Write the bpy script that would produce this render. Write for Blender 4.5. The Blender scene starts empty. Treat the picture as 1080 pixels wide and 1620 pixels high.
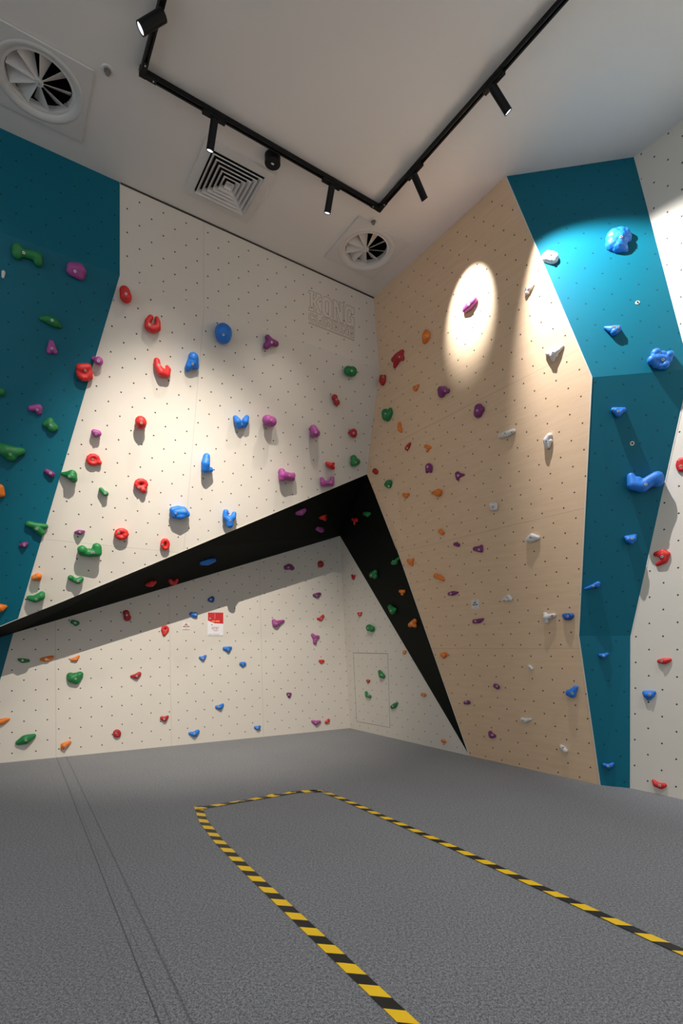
import bpy, bmesh, math, random
from mathutils import Vector, Matrix
from mathutils.bvhtree import BVHTree

# ------------------------------------------------------------------ camera, world, exposure
S = bpy.context.scene
C = S.collection
F = 841.0; HX, HY = 540.0, 1026.0; CAMZ = 1.09; ROOF = 5.0
cam_d = bpy.data.cameras.new('camera'); cam = bpy.data.objects.new('camera', cam_d); C.objects.link(cam)
cam.location = (0, 0, CAMZ); cam.rotation_euler = (math.pi/2, 0, 0)
cam_d.sensor_fit = 'AUTO'; cam_d.sensor_width = 36.0; cam_d.lens = 36.0*F/1620.0
cam_d.shift_y = (HY-810.0)/1620.0; cam_d.clip_start = 0.02
S.camera = cam
S.view_settings.view_transform = 'Standard'; S.view_settings.look = 'None'
S.view_settings.gamma = 1.0; S.view_settings.use_curve_mapping = False
S.view_settings.exposure = 0.22
WORLD = 0.70
POW = dict(left=44, mid=60, floor=170, floor_right=200, hot=300, teal=400, near=20, off_right=110, low=880)
w = bpy.data.worlds.new('world'); S.world = w; w.use_nodes = True
w.node_tree.nodes['Background'].inputs[0].default_value = (0.86, 0.93, 1.0, 1)
w.node_tree.nodes['Background'].inputs[1].default_value = WORLD

# ------------------------------------------------------------------ small helpers
def V(*a): return Vector(a)
CAM = V(0, 0, CAMZ)
def ray(px, py): return V((px-HX)/F, 1.0, (HY-py)/F)
class Plane:
    def __init__(s, n, c): s.n = Vector(n); s.c = c; L = s.n.length; s.n = s.n/L; s.c = c/L
    def px(s, x, y):
        r = ray(x, y); t = (s.c - s.n.dot(CAM))/s.n.dot(r); return CAM + r*t
    def at_z(s, x, z):
        a = (x-HX)/F; t = (s.c - s.n.z*z)/(s.n.x*a + s.n.y); return V(a*t, t, z)
def plane3(a, b, c):
    n = (b-a).cross(c-a); n.normalize()
    if n.dot(CAM-a) < 0: n = -n
    return Plane(n, n.dot(a))
D1 = V(.835, .551, 0).normalized()       # along the left wall, towards the corner
N1 = V(D1.y, -D1.x, 0)                   # out of the left wall
D2 = V(D1.y, -D1.x, 0)                   # along the right wall, away from the corner
N2 = -D1                                 # out of the right wall

def link(o, parent=None):
    C.objects.link(o)
    if parent is not None:
        o.parent = parent
        o.matrix_parent_inverse = parent.matrix_world.inverted() if parent.type != 'EMPTY' or True else Matrix()
    return o
def prop(o, label=None, cat=None, group=None, kind=None):
    if label: o['label'] = label
    if cat: o['category'] = cat
    if group: o['group'] = group
    if kind: o['kind'] = kind
    return o
def mesh_obj(name, verts, faces, mat, parent=None, smooth=False):
    me = bpy.data.meshes.new(name); me.from_pydata([tuple(v) for v in verts], [], faces); me.update()
    if mat: me.materials.append(mat)
    if smooth:
        for p in me.polygons: p.use_smooth = True
    o = bpy.data.objects.new(name, me); return link(o, parent)
def bm_obj(name, bm, mat, parent=None, smooth=False):
    bmesh.ops.recalc_face_normals(bm, faces=bm.faces)
    me = bpy.data.meshes.new(name); bm.to_mesh(me); bm.free()
    for m in (mat if isinstance(mat, list) else [mat]): me.materials.append(m)
    if smooth:
        for p in me.polygons: p.use_smooth = True
    o = bpy.data.objects.new(name, me); return link(o, parent)
def frame(z, x=None):
    z = z.normalized()
    if x is None: x = V(1, 0, 0) if abs(z.x) < .9 else V(0, 1, 0)
    x = (x - z*x.dot(z)).normalized(); y = z.cross(x)
    return Matrix((x, y, z)).transposed()
def add_box(bm, c, sx, sy, sz, R=None, bev=0):
    r = bmesh.ops.create_cube(bm, size=1.0); vs = r['verts']
    for v in vs:
        p = V(v.co.x*sx, v.co.y*sy, v.co.z*sz); v.co = (R @ p if R else p) + c
    if bev:
        es = list({e for v in vs for e in v.link_edges})
        bmesh.ops.bevel(bm, geom=es, offset=bev, segments=2, affect='EDGES', profile=.6)
def add_cyl(bm, a, b, r1, r2=None, seg=24, caps=True):
    r2 = r1 if r2 is None else r2
    d = b-a; M = Matrix.Translation((a+b)/2) @ frame(d).to_4x4()
    bmesh.ops.create_cone(bm, cap_ends=caps, segments=seg, radius1=r1, radius2=r2, depth=d.length, matrix=M)
def empty(name, loc):
    o = bpy.data.objects.new(name, None); o.location = loc; o.empty_display_size = .05; C.objects.link(o)
    bpy.context.view_layer.update(); return o

# ------------------------------------------------------------------ materials
def newmat(name):
    m = bpy.data.materials.new(name); m.use_nodes = True; nt = m.node_tree
    return m, nt, nt.nodes['Principled BSDF']
def plain(name, col, rough=.5, metal=0, emit=None, estr=1, bump=None, spec=None):
    m, nt, b = newmat(name)
    b.inputs['Base Color'].default_value = (*col, 1); b.inputs['Roughness'].default_value = rough
    b.inputs['Metallic'].default_value = metal
    if spec is not None: b.inputs['Specular IOR Level'].default_value = spec
    if emit: b.inputs['Emission Color'].default_value = (*emit, 1); b.inputs['Emission Strength'].default_value = estr
    if bump:
        tc = nt.nodes.new('ShaderNodeTexCoord'); n = nt.nodes.new('ShaderNodeTexNoise'); n.inputs['Scale'].default_value = bump[0]
        n.inputs['Detail'].default_value = 4; bp = nt.nodes.new('ShaderNodeBump'); bp.inputs['Strength'].default_value = bump[1]
        bp.inputs['Distance'].default_value = bump[2]
        nt.links.new(tc.outputs['Object'], n.inputs['Vector']); nt.links.new(n.outputs['Fac'], bp.inputs['Height'])
        nt.links.new(bp.outputs['Normal'], b.inputs['Normal'])
    return m
class NB:
    """tiny node-expression builder"""
    def __init__(s, nt): s.nt = nt
    def m(s, op, a, b=None, c=None):
        n = s.nt.nodes.new('ShaderNodeMath'); n.operation = op
        for i, x in enumerate((a, b, c)):
            if x is None: continue
            if isinstance(x, (int, float)): n.inputs[i].default_value = x
            else: s.nt.links.new(x, n.inputs[i])
        return n.outputs[0]
    def mix(s, f, a, b):
        n = s.nt.nodes.new('ShaderNodeMix'); n.data_type = 'RGBA'
        for i, x in ((0, f), (6, a), (7, b)):
            if isinstance(x, (int, float)): n.inputs[i].default_value = x
            elif isinstance(x, tuple): n.inputs[i].default_value = (*x, 1)
            else: s.nt.links.new(x, n.inputs[i])
        return n.outputs[2]
    def noise(s, vec, scale, detail=3, rough=.5, mul=None):
        if mul:
            mp = s.nt.nodes.new('ShaderNodeMapping'); mp.inputs['Scale'].default_value = mul
            s.nt.links.new(vec, mp.inputs['Vector']); vec = mp.outputs[0]
        n = s.nt.nodes.new('ShaderNodeTexNoise'); n.inputs['Scale'].default_value = scale
        n.inputs['Detail'].default_value = detail; n.inputs['Roughness'].default_value = rough
        s.nt.links.new(vec, n.inputs['Vector']); return n.outputs['Fac']
    def step(s, x, lo, hi):
        n = s.nt.nodes.new('ShaderNodeMapRange'); n.inputs['From Min'].default_value = lo; n.inputs['From Max'].default_value = hi
        s.nt.links.new(x, n.inputs['Value']); return n.outputs[0]
def wallmat(name, col, rough, dot, rad=.0068, vs=(), us=(), wood=False, spec=.5, seam=None, chalk=0., dotp=1.0, screws=None):
    m, nt, b = newmat(name); B = NB(nt)
    uv = nt.nodes.new('ShaderNodeUVMap'); sp = nt.nodes.new('ShaderNodeSeparateXYZ'); nt.links.new(uv.outputs[0], sp.inputs[0])
    u, v = sp.outputs[0], sp.outputs[1]
    def lat(off):
        a = B.m('SUBTRACT', B.m('FRACT', B.m('ADD', B.m('DIVIDE', u, .2), .5+off)), .5)
        c = B.m('SUBTRACT', B.m('FRACT', B.m('ADD', B.m('DIVIDE', v, .2), .5+off)), .5)
        return B.m('MULTIPLY', B.m('SQRT', B.m('ADD', B.m('MULTIPLY', a, a), B.m('MULTIPLY', c, c))), .2)
    d = B.m('MINIMUM', lat(0), lat(.5))
    mask = B.m('MULTIPLY', B.m('SUBTRACT', 1.0, B.step(d, rad*.8, rad*1.15)), dotp)
    if wood:
        g1 = B.noise(uv.outputs[0], 3.0, 5, .6, (1, 9, 1)); g2 = B.noise(uv.outputs[0], 14, 4, .6, (.7, 14, 1)); g3 = B.noise(uv.outputs[0], 1.1, 3, .5)
        dk = tuple(x*k for x, k in zip(col, (.84, .78, .70)))
        base = B.mix(B.m('MULTIPLY', B.step(g1, .35, .75), .55), col, dk)
        base = B.mix(B.m('MULTIPLY', B.step(g2, .45, .8), .35), base, dk)
        base = B.mix(B.m('MULTIPLY', B.step(g3, .4, .7), .25), base, tuple(x*1.08 for x in col))
    else:
        g = B.noise(uv.outputs[0], 1.7, 5, .6)
        base = B.mix(B.m('MULTIPLY', B.step(g, .35, .75), .5), col, tuple(x*.93 for x in col))
        if chalk:
            k = B.noise(uv.outputs[0], 4.5, 6, .7)
            base = B.mix(B.m('MULTIPLY', B.step(k, .66, .80), chalk), base, (.55, .72, .72))
    sm = None
    for val, ax in [(x, v) for x in vs] + [(x, u) for x in us]:
        k = B.m('LESS_THAN', B.m('ABSOLUTE', B.m('SUBTRACT', ax, val)), .0022)
        sm = k if sm is None else B.m('MAXIMUM', sm, k)
    if sm is not None: base = B.mix(B.m('MULTIPLY', sm, .45), base, seam or tuple(x*.45 for x in col))
    if screws:
        vo = nt.nodes.new('ShaderNodeTexVoronoi'); vo.inputs['Scale'].default_value = 3.6; vo.inputs['Randomness'].default_value = .95
        nt.links.new(uv.outputs[0], vo.inputs['Vector'])
        kk = B.m('MULTIPLY', B.m('LESS_THAN', vo.outputs['Distance'], .0155), .7); base = B.mix(kk, base, screws)
    out = B.mix(mask, base, dot)
    nt.links.new(out, b.inputs['Base Color']); b.inputs['Roughness'].default_value = rough
    b.inputs['Specular IOR Level'].default_value = spec
    n = B.noise(uv.outputs[0], 60, 3); bp = nt.nodes.new('ShaderNodeBump'); bp.inputs['Strength'].default_value = .06; bp.inputs['Distance'].default_value = .002
    nt.links.new(n, bp.inputs['Height']); nt.links.new(bp.outputs[0], b.inputs['Normal'])
    return m

CREAM = (.665, .61, .53); TEAL = (.002, .118, .172); WOOD = (.73, .52, .335); BLACK = (.0042, .0060, .0042); CEIL = (.78, .74, .69)
MBLACK = plain('black_metal', (.006, .006, .006), .45, 0, spec=.2)
MWHITE = plain('white_enamel', (.70, .67, .63), .45)
MEDGE = plain('panel_edge', (.62, .60, .52), .6)
MDUCT = plain('duct_black', (.004, .004, .004), .9)
MLENS = plain('lamp_lens', (.9, .9, .95), .2, emit=(.86, .88, 1.0), estr=1.1)
MBOLT = plain('bolt_steel', (.62, .58, .52), .35, .6)
MHOLE = plain('bolt_socket', (.02, .02, .02), .8)
MCHROME = plain('sprinkler_metal', (.35, .33, .31), .3, .8)

# ------------------------------------------------------------------ the walls' planes
K = V(-1.81, 4.49, 3.13+CAMZ)                                   # a point on the kink line of the left wall
ZK = K.z
P_U1 = Plane(N1, N1.dot(K))
P_U2 = Plane(V(N1.x, N1.y, -.288), N1.dot(K) - .288*ZK)
FC = V(.1124, 7.275, 0)
P_L = Plane(V(N1.x, N1.y, .055), N1.dot(FC))
P_R = Plane(V(N2.x, N2.y, -.03), N2.dot(FC))
P_W = Plane(V(N2.x, N2.y, -.1), -4.06)
P_W2 = Plane(V(N2.x, N2.y, .0208), -4.168)
P_F = Plane(V(0, 0, 1), 0.0); P_C = Plane(V(0, 0, -1), -ROOF)

def isect(p, q, r):
    M = Matrix((p.n, q.n, r.n)); return M.inverted() @ V(p.c, q.c, r.c)
def Zp(z): return Plane(V(0, 0, 1), z)
top_corner = isect(P_U1, P_W, Zp(ROOF)); kink_corner = isect(P_U1, P_W, Zp(ZK))
apex_out = P_U2.px(580, 750)
apex_in = P_L.px(537.5, 848)
P_R = plane3(apex_in, P_W.at_z(742, 0), FC)
def extend(p, d, t): return p + d*t

WALLS = []
def uvmesh(name, pts, plane, mat, ref=None, down=None, kind='structure', axes=None):
    """one planar wall panel; the texture runs in metres along the panel from a reference bolt hole"""
    bm = bmesh.new(); vs = [bm.verts.new(p) for p in pts]; f = bm.faces.new(vs)
    f.normal_update()
    if f.normal.dot(plane.n) < 0: bmesh.ops.reverse_faces(bm, faces=[f])
    uvl = bm.loops.layers.uv.new('UVMap')
    O, U, Vv = axes
    for fc in bm.faces:
        for l in fc.loops: q = l.vert.co - O; l[uvl].uv = (q.dot(U), q.dot(Vv))
    if len(pts) > 4 or True: bmesh.ops.triangulate(bm, faces=bm.faces[:])
    me = bpy.data.meshes.new(name); bm.to_mesh(me); bm.free(); me.materials.append(mat)
    o = bpy.data.objects.new(name, me); C.objects.link(o); o['kind'] = kind
    dv = max(abs(plane.n.dot(p)-plane.c) for p in pts)
    if dv > .01: print('OFFPLANE', name, round(dv, 3))
    WALLS.append((o, plane)); return o
def axes(plane, ref, down=None):
    O = plane.px(*ref)
    if down is None:
        U = V(0, 0, 1).cross(plane.n).normalized(); W_ = plane.n.cross(U).normalized()
    else:
        Dn = (plane.px(ref[0]+down[0], ref[1]+down[1]) - O).normalized(); W_ = -Dn; U = W_.cross(plane.n).normalized()
    return (O, U, W_)
def uvof(ax, p): q = p-ax[0]; return q.dot(ax[1]), q.dot(ax[2])

A_U1 = axes(P_U1, (201.1, 330.3)); A_U2 = axes(P_U2, (197.8, 501.9)); A_L = axes(P_L, (294.2, 1013.6));
A_W = axes(P_W, (742.5, 446.7)); A_W2 = axes(P_W2, (1049.3, 922))
A_R = axes(P_R, (573.3, 1042))
MU1 = wallmat('cream_upper', CREAM, .75, (.02, .017, .014), screws=(.30, .25, .19), us=[uvof(A_U1, P_U1.px(322, 500))[0]])
MU2 = wallmat('cream_overhang', CREAM, .75, (.02, .017, .014), screws=(.30, .25, .19), us=[uvof(A_U2, P_U2.px(310, 640))[0]], vs=[uvof(A_U2, P_U2.px(200, 866))[1]])
ML = wallmat('cream_lower', CREAM, .75, (.02, .017, .014), screws=(.30, .25, .19), us=[uvof(A_L, P_L.px(x, 1100))[0] for x in (88, 270, 415)])
MR = wallmat('cream_recess', CREAM, .75, (.03, .026, .02), rad=.0065)
MW2 = wallmat('cream_right', (.66, .61, .52), .75, (.02, .017, .014), vs=[uvof(A_W2, P_W2.px(1060, 352))[1]])
MT = wallmat('teal_left', TEAL, screws=(.25, .42, .42), rough= .5, dot=(.002, .025, .03), spec=.2, chalk=.0, rad=.006)
MT0 = wallmat('teal_left_upper', TEAL, screws=(.2, .36, .36), rough= .5, dot=(.002, .025, .03), spec=.2, chalk=.25, rad=.006)
MT1 = wallmat('teal_right', TEAL, screws=(.25, .42, .42), rough= .5, dot=(.003, .05, .06), spec=.2, rad=.007)
MW = wallmat('birch_ply', WOOD, .6, (.035, .02, .01), wood=True,
             vs=[uvof(A_W, P_W.px(*p))[1] for p in ((760, 632), (780, 838), (780, 1026))], seam=(.30, .19, .10))
MWS = wallmat('birch_strip', WOOD, .6, (.035, .02, .01), wood=True)
MBK = wallmat('black_soffit', BLACK, .6, screws=(.10, .12, .10), dot= (.03, .035, .03), spec=.08, rad=.004)

# left wall, upper vertical part
FAR = 9.0
zc = Zp(ROOF)
a = P_U1.px(190, 290); a.z = ROOF; a = P_U1.at_z(190, ROOF)
k1 = P_U1.at_z(190, ZK)
farT = extend(top_corner, -D1, FAR); farK = extend(kink_corner, -D1, FAR)
uvmesh('wall_left_upper', [a, top_corner, kink_corner, k1], P_U1, MU1, axes=A_U1)
ATL = axes(P_U1, (36.8, 493.9-0))
uvmesh('wall_left_teal_upper', [farT, a, k1, farK], P_U1, MT0, axes=A_U1)
# overhanging middle part
e_t = P_U2.px(29, 979); e_l = P_U2.px(-100, 1032); e0 = P_U2.px(0, 991)
e_lf = P_U2.at_z(-100, 0.0); far_b = isect(P_U2, Plane(D1, D1.dot(farT)), Zp(0))
farK2 = farK
uvmesh('wall_left_middle', [k1, kink_corner, apex_out, P_U2.px(300, 867.5), P_U2.px(96, 952.5), e_t], P_U2, MU2, axes=A_U2)
uvmesh('wall_left_teal_middle', [farK, k1, e_t, e0, e_l, e_lf, far_b], P_U2, MT, axes=axes(P_U2, (36.8, 493.9)))
# recessed lower part
l_t = P_L.px(21.6, 1001.8); l_0 = P_L.px(-100, 1037); l_f = P_L.at_z(-100, 0); l_tf = P_L.at_z(-37, 0)
uvmesh('wall_left_lower', [l_t, apex_in, FC, l_tf], P_L, ML, axes=A_L)
uvmesh('wall_left_teal_lower', [l_0, l_t, l_tf, l_f], P_L, MT, axes=A_L)
uvmesh('wall_left_return', [e_l, l_0, l_f, e_lf], plane3(e_l, l_0, l_f), MBK, axes=A_L)
# right wall, birch
wf = P_W.at_z(742, 0); wt = P_W.at_z(800, ROOF); wk = P_W.px(936, 597); ws = P_W.px(915, 1006); wb = P_W.at_z(949, 0)
f_top = P_W.px(606, 456); f_top = P_W.at_z(606, ROOF); f_mid = P_W.px(641, 867); f_edge = P_W.px(628, 869)
s_edge = P_W.px(628, 869)
uvmesh('wall_right_birch', [f_top, wt, wk, ws, wb, wf, P_W.px(694, 1058), f_edge, f_mid], P_W, MW, axes=A_W)
ps = plane3(f_mid, kink_corner, apex_out)
uvmesh('wall_right_birch_strip', [top_corner, f_top, f_mid, f_edge, apex_out, kink_corner], ps, MWS, axes=A_W)
# right wall, recessed cream triangle
uvmesh('wall_right_lower', [apex_in, wf, FC], P_R, MR, axes=A_R)
# undersides
pl = plane3(apex_in, apex_out, e0)
uvmesh('wall_left_underside', [apex_out, P_U2.px(300, 867.5), P_U2.px(96, 952.5), e_t, e0, e_l, l_0, l_t, apex_in], pl, MBK, axes=axes(pl, (400, 860)))
pr = plane3(apex_in, apex_out, wf)
uvmesh('wall_right_underside', [apex_out, apex_in, wf, P_W.px(694, 1058), f_edge], pr, MBK, axes=axes(pr, (600, 860)))
# teal facets
t_a = wt; t_b = P_W2.at_z(1003, ROOF)
P_T1 = plane3(t_a, t_b, wk); t_c = isect(P_T1, P_W2, Zp(wk.z))
t_s = P_W2.px(998, 1005); t_s = P_W2.at_z(998, ws.z); t_f = P_W2.at_z(997.5, 0)
P_T2 = plane3(wk, t_c, ws); P_T3 = plane3(ws, wb, t_f)
uvmesh('wall_right_teal_upper', [t_a, t_b, t_c, wk], P_T1, MT1, axes=axes(P_T1, (908.9, 338.7), (14.3, 30.7)))
uvmesh('wall_right_teal_middle', [wk, t_c, t_s, ws], P_T2, MT1, axes=axes(P_T2, (958.7, 629.2), (-7.7, 38.1)))
uvmesh('wall_right_teal_lower', [ws, t_s, t_f, wb], P_T3, MT1, axes=axes(P_T3, (930, 1020.8), (25, 154)))
# right wall, cream nearest part
r_T = extend(t_b, D2, 6.5); r_B = extend(t_f, D2, 6.5); r_B = isect(P_W2, Plane(D2, D2.dot(r_T)), Zp(0))
uvmesh('wall_right_cream', [t_b, r_T, r_B, t_f, t_s, t_c], P_W2, MW2, axes=A_W2)

# narrow pale panel edges where the colours meet
def edge_strip(name, pts, n, wd=.006):
    bm = bmesh.new()
    for p, q in zip(pts, pts[1:]):
        d = q-p; R = frame(n, d); add_box(bm, (p+q)/2 + n*.001, d.length, wd, .004, R)
    o = bm_obj(name, bm, MEDGE); o['kind'] = 'structure'; return o
edge_strip('trim_1', [a, k1], P_U1.n); edge_strip('trim_2', [k1, e_t], P_U2.n); edge_strip('trim_3', [l_t, l_tf], P_L.n)
edge_strip('trim_4', [e0, e_t, P_U2.px(96, 952.5), P_U2.px(300, 867.5), apex_out], P_U2.n, .005)
edge_strip('trim_5', [l_t, apex_in], P_L.n, .005); edge_strip('trim_6', [apex_in, wf], P_R.n, .006)
edge_strip('trim_7', [wt, wk, ws, wb], P_W.n, .008); edge_strip('trim_8', [t_b, t_c, t_s, t_f], P_W2.n, .010)
edge_strip('trim_9', [f_edge, P_W.px(694, 1058), wf], P_W.n, .006)
edge_strip('trim_11', [apex_out, f_edge], ps.n, .004)
# shadow gap along the ceiling of the cream wall
bm = bmesh.new(); q0 = a + N1*.003; q1 = top_corner + N1*.003
add_box(bm, (q0+q1)/2 - V(0, 0, .007), (q1-q0).length, .006, .013, frame(V(0, 0, 1), D1))
o = bm_obj('trim_10', bm, plain('gap_brown', (.05, .038, .028), .9)); o['kind'] = 'structure'
# access hatch outline in the recessed wall: thin dark grooves
bm = bmesh.new(); hp = [P_R.px(*p) for p in ((558.6, 1032.8), (613.2, 1034), (616.7, 1151), (564, 1141))]
for i in range(4):
    p, q = hp[i], hp[(i+1) % 4]; add_box(bm, (p+q)/2 + P_R.n*.0005, (q-p).length, .005 if i == 0 else .003, .002, frame(P_R.n, q-p))
o = bm_obj('door_1', bm, plain('hatch_gap', (.12, .10, .08), .9)); o['kind'] = 'structure'

# ------------------------------------------------------------------ floor
def floor_material():
    m, nt, b = newmat('grey_carpet'); B = NB(nt)
    tc = nt.nodes.new('ShaderNodeTexCoord'); ob = tc.outputs['Object']
    n1 = B.noise(ob, 210, 2, .85); n2 = B.noise(ob, 95, 3, .85); n3 = B.noise(ob, 1.3, 3, .5)
    f = B.m('ADD', B.m('MULTIPLY', n1, .5), B.m('MULTIPLY', n2, .5))
    base = B.mix(B.step(f, .40, .62), (.016, .0165, .018), (.33, .335, .35))
    base = B.mix(B.m('MULTIPLY', B.step(n3, .35, .7), .22), base, (.10, .10, .105))
    sp = nt.nodes.new('ShaderNodeSeparateXYZ'); nt.links.new(ob, sp.inputs[0])
    sm = None
    def line(p, q, wd, st):
        nonlocal sm
        p = P_F.px(*p); q = P_F.px(*q); d = (q-p).normalized(); nn = V(-d.y, d.x, 0)
        dist = B.m('ABSOLUTE', B.m('SUBTRACT', B.m('ADD', B.m('MULTIPLY', sp.outputs[0], nn.x), B.m('MULTIPLY', sp.outputs[1], nn.y)), nn.dot(p)))
        k = B.m('MULTIPLY', B.m('SUBTRACT', 1.0, B.step(dist, wd*.4, wd)), st)
        sm = k if sm is None else B.m('MAXIMUM', sm, k)
    line((139, 1326), (253, 1620), .004, .75); line((146, 1330), (262, 1600), .003, .3); line((110, 1208), (290, 1590), .006, .5); line((120, 1350), (200, 1610), .003, .2)
    base = B.mix(sm, base, (.012, .012, .013))
    nt.links.new(base, b.inputs['Base Color']); b.inputs['Roughness'].default_value = .95; b.inputs['Specular IOR Level'].default_value = .1
    b.inputs['Sheen Weight'].default_value = .25; b.inputs['Sheen Roughness'].default_value = .6
    bp = nt.nodes.new('ShaderNodeBump'); bp.inputs['Strength'].default_value = .5; bp.inputs['Distance'].default_value = .004
    nt.links.new(f, bp.inputs['Height']); nt.links.new(bp.outputs[0], b.inputs['Normal'])
    return m
back_l = V(farT.x, farT.y, 0) + D2*9.5; back_r = V(r_T.x, r_T.y, 0) + D2*.0
o = mesh_obj('floor', [V(FC.x, FC.y, 0) + D1*.6 - D2*.5, V(farT.x, farT.y, 0) - D2*.9, back_l, V(r_T.x, r_T.y, 0) + D1*.6 + D2*.5], [(3, 2, 1, 0)], floor_material())
o['kind'] = 'structure'

# ------------------------------------------------------------------ ceiling with round openings for the swirl diffusers
def ceil_pt(x, y): return P_C.px(x, y)
SW = [ceil_pt(62, 131), ceil_pt(579, 395)]
LV = ceil_pt(362, 289)
bm = bmesh.new()
outer = [top_corner + D1*.9 - D2*.5, farT - D2*.9, V(back_l.x, back_l.y, ROOF), V(r_T.x, r_T.y, ROOF) + D1*.6 + D2*.5]
ov = [bm.verts.new((p.x, p.y, ROOF)) for p in outer]; es = [bm.edges.new((ov[i], ov[(i+1) % 4])) for i in range(4)]
for c in SW:
    cv = [bm.verts.new((c.x+.206*math.cos(t*math.tau/40), c.y+.206*math.sin(t*math.tau/40), ROOF)) for t in range(40)]
    es += [bm.edges.new((cv[i], cv[(i+1) % 40])) for i in range(40)]
bmesh.ops.triangle_fill(bm, edges=es, use_beauty=True)
for f in bm.faces:
    f.normal_update()
    if f.normal.z > 0: f.normal_flip()
me = bpy.data.meshes.new('ceiling'); bm.to_mesh(me); bm.free(); me.materials.append(plain('ceiling_paint', CEIL, .7, bump=(90, .03, .002)))
o = bpy.data.objects.new('ceiling', me); C.objects.link(o); o['kind'] = 'structure'

RC = Matrix((D1, D2, V(0, 0, 1))).transposed()       # room axes
def swirl(c, label, rot):
    root = empty('swirl_air_diffuser', c); prop(root, label, 'air vent', 'round swirl air vents in the ceiling')
    # face plate with a round hole
    bm = bmesh.new(); n = 48; s = .30; z0 = -.002; z1 = -.014
    def sq(t):
        cx, cy = math.cos(t), math.sin(t); k = s/max(abs(cx), abs(cy)); return cx*k, cy*k
    ang = [i*math.tau/n for i in range(n)]
    rings = []
    for (fn, z) in ((lambda t: sq(t), z0), (lambda t: sq(t), z1), (lambda t: (.278*math.cos(t), .278*math.sin(t)), z1)):
        rings.append([bm.verts.new(c + RC @ V(*fn(t), z)) for t in ang])
    for r0, r1 in zip(rings, rings[1:]):
        for i in range(n): bm.faces.new((r0[i], r0[(i+1) % n], r1[(i+1) % n], r1[i]))
    bm_obj('face_plate', bm, MWHITE, root)
    bm = bmesh.new(); prof = [(.278, -.014), (.272, -.017), (.258, -.018), (.240, -.012), (.224, .000), (.212, .016), (.207, .034), (.206, .05)]
    rr = [[bm.verts.new(c + V(r*math.cos(t), r*math.sin(t), z)) for t in ang] for r, z in prof]
    for r0, r1 in zip(rr, rr[1:]):
        for i in range(n): bm.faces.new((r0[i], r0[(i+1) % n], r1[(i+1) % n], r1[i]))
    bm_obj('ring', bm, MWHITE, root, True)
    bm = bmesh.new(); add_cyl(bm, c+V(0, 0, .05), c+V(0, 0, .30), .206, seg=40, caps=False)
    bmesh.ops.create_circle(bm, cap_ends=True, segments=40, radius=.206, matrix=Matrix.Translation(c+V(0, 0, .30)))
    bm_obj('duct', bm, MDUCT, root)
    for i in range(9):
        t = rot + i*math.tau/9; d = V(math.cos(t), math.sin(t), 0); e = V(-d.y, d.x, 0)
        bm = bmesh.new(); tl = .62
        def pt(r, w_, up): return c + d*r + e*(w_*math.cos(tl)) + V(0, 0, w_*math.sin(tl) + up)
        lo = [pt(.022, .0, .0), pt(.200, .0, .0), pt(.182, .12, .0), pt(.024, .018, .0)]
        v0 = [bm.verts.new(p) for p in lo]; v1 = [bm.verts.new(p + V(0, 0, .003)) for p in lo]
        bm.faces.new(v0); bm.faces.new(v1)
        for j in range(4): bm.faces.new((v0[j], v0[(j+1) % 4], v1[(j+1) % 4], v1[j]))
        bm_obj('blade', bm, MWHITE, root)
    bm = bmesh.new(); add_cyl(bm, c+V(0, 0, -.006), c+V(0, 0, .02), .026, .026, 24); bm_obj('hub', bm, MWHITE, root)
    bm = bmesh.new(); add_cyl(bm, c+V(0, 0, -.009), c+V(0, 0, -.004), .007, .007, 12); bm_obj('screw', bm, MBOLT, root)
swirl(SW[0], 'large round swirl vent in square plate above the dark teal wall, beside the ceiling sprinkler', .35)
swirl(SW[1], 'round swirl vent near the room corner, beside the bent corner of the black track', .1)

root = empty('louvre_air_vent', LV); prop(root, 'square air vent of nested louvres behind the round black ceiling sensor', 'air vent')
bm = bmesh.new(); s = .295; i_ = .225
for sx, sy, wx, wy in ((0, (s+i_)/2, 2*s, s-i_), (0, -(s+i_)/2, 2*s, s-i_), ((s+i_)/2, 0, s-i_, 2*i_), (-(s+i_)/2, 0, s-i_, 2*i_)):
    add_box(bm, LV + RC @ V(sx, sy, -.008), wx, wy, .014, RC)
bm_obj('frame', bm, MWHITE, root)
bm = bmesh.new(); add_box(bm, LV + V(0, 0, -.002), .45, .45, .002, RC); bm_obj('duct', bm, MDUCT, root)
for k in range(6):
    h = .213 - k*.036; bm = bmesh.new(); dz = .030; wi = .024
    if k == 5: h = .033
    o_ = [(-h, -h), (h, -h), (h, h), (-h, h)]; q_ = h-wi if k < 5 else .004
    ii = [(-q_, -q_), (q_, -q_), (q_, q_), (-q_, q_)]
    # sloping blade: outer edge low, inner edge high
    A = [bm.verts.new(LV + RC @ V(x, y, -.036)) for x, y in o_]; Bv = [bm.verts.new(LV + RC @ V(x, y, -.006)) for x, y in ii]
    A2 = [bm.verts.new(LV + RC @ V(x, y, -.024)) for x, y in o_]; B2 = [bm.verts.new(LV + RC @ V(x, y, -.003)) for x, y in ii]
    for j in range(4):
        j2 = (j+1) % 4
        bm.faces.new((A[j], A[j2], Bv[j2], Bv[j])); bm.faces.new((A2[j], A2[j2], B2[j2], B2[j])); bm.faces.new((A[j], A[j2], A2[j2], A2[j]))
    bm_obj('louvre', bm, MWHITE, root)

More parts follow.
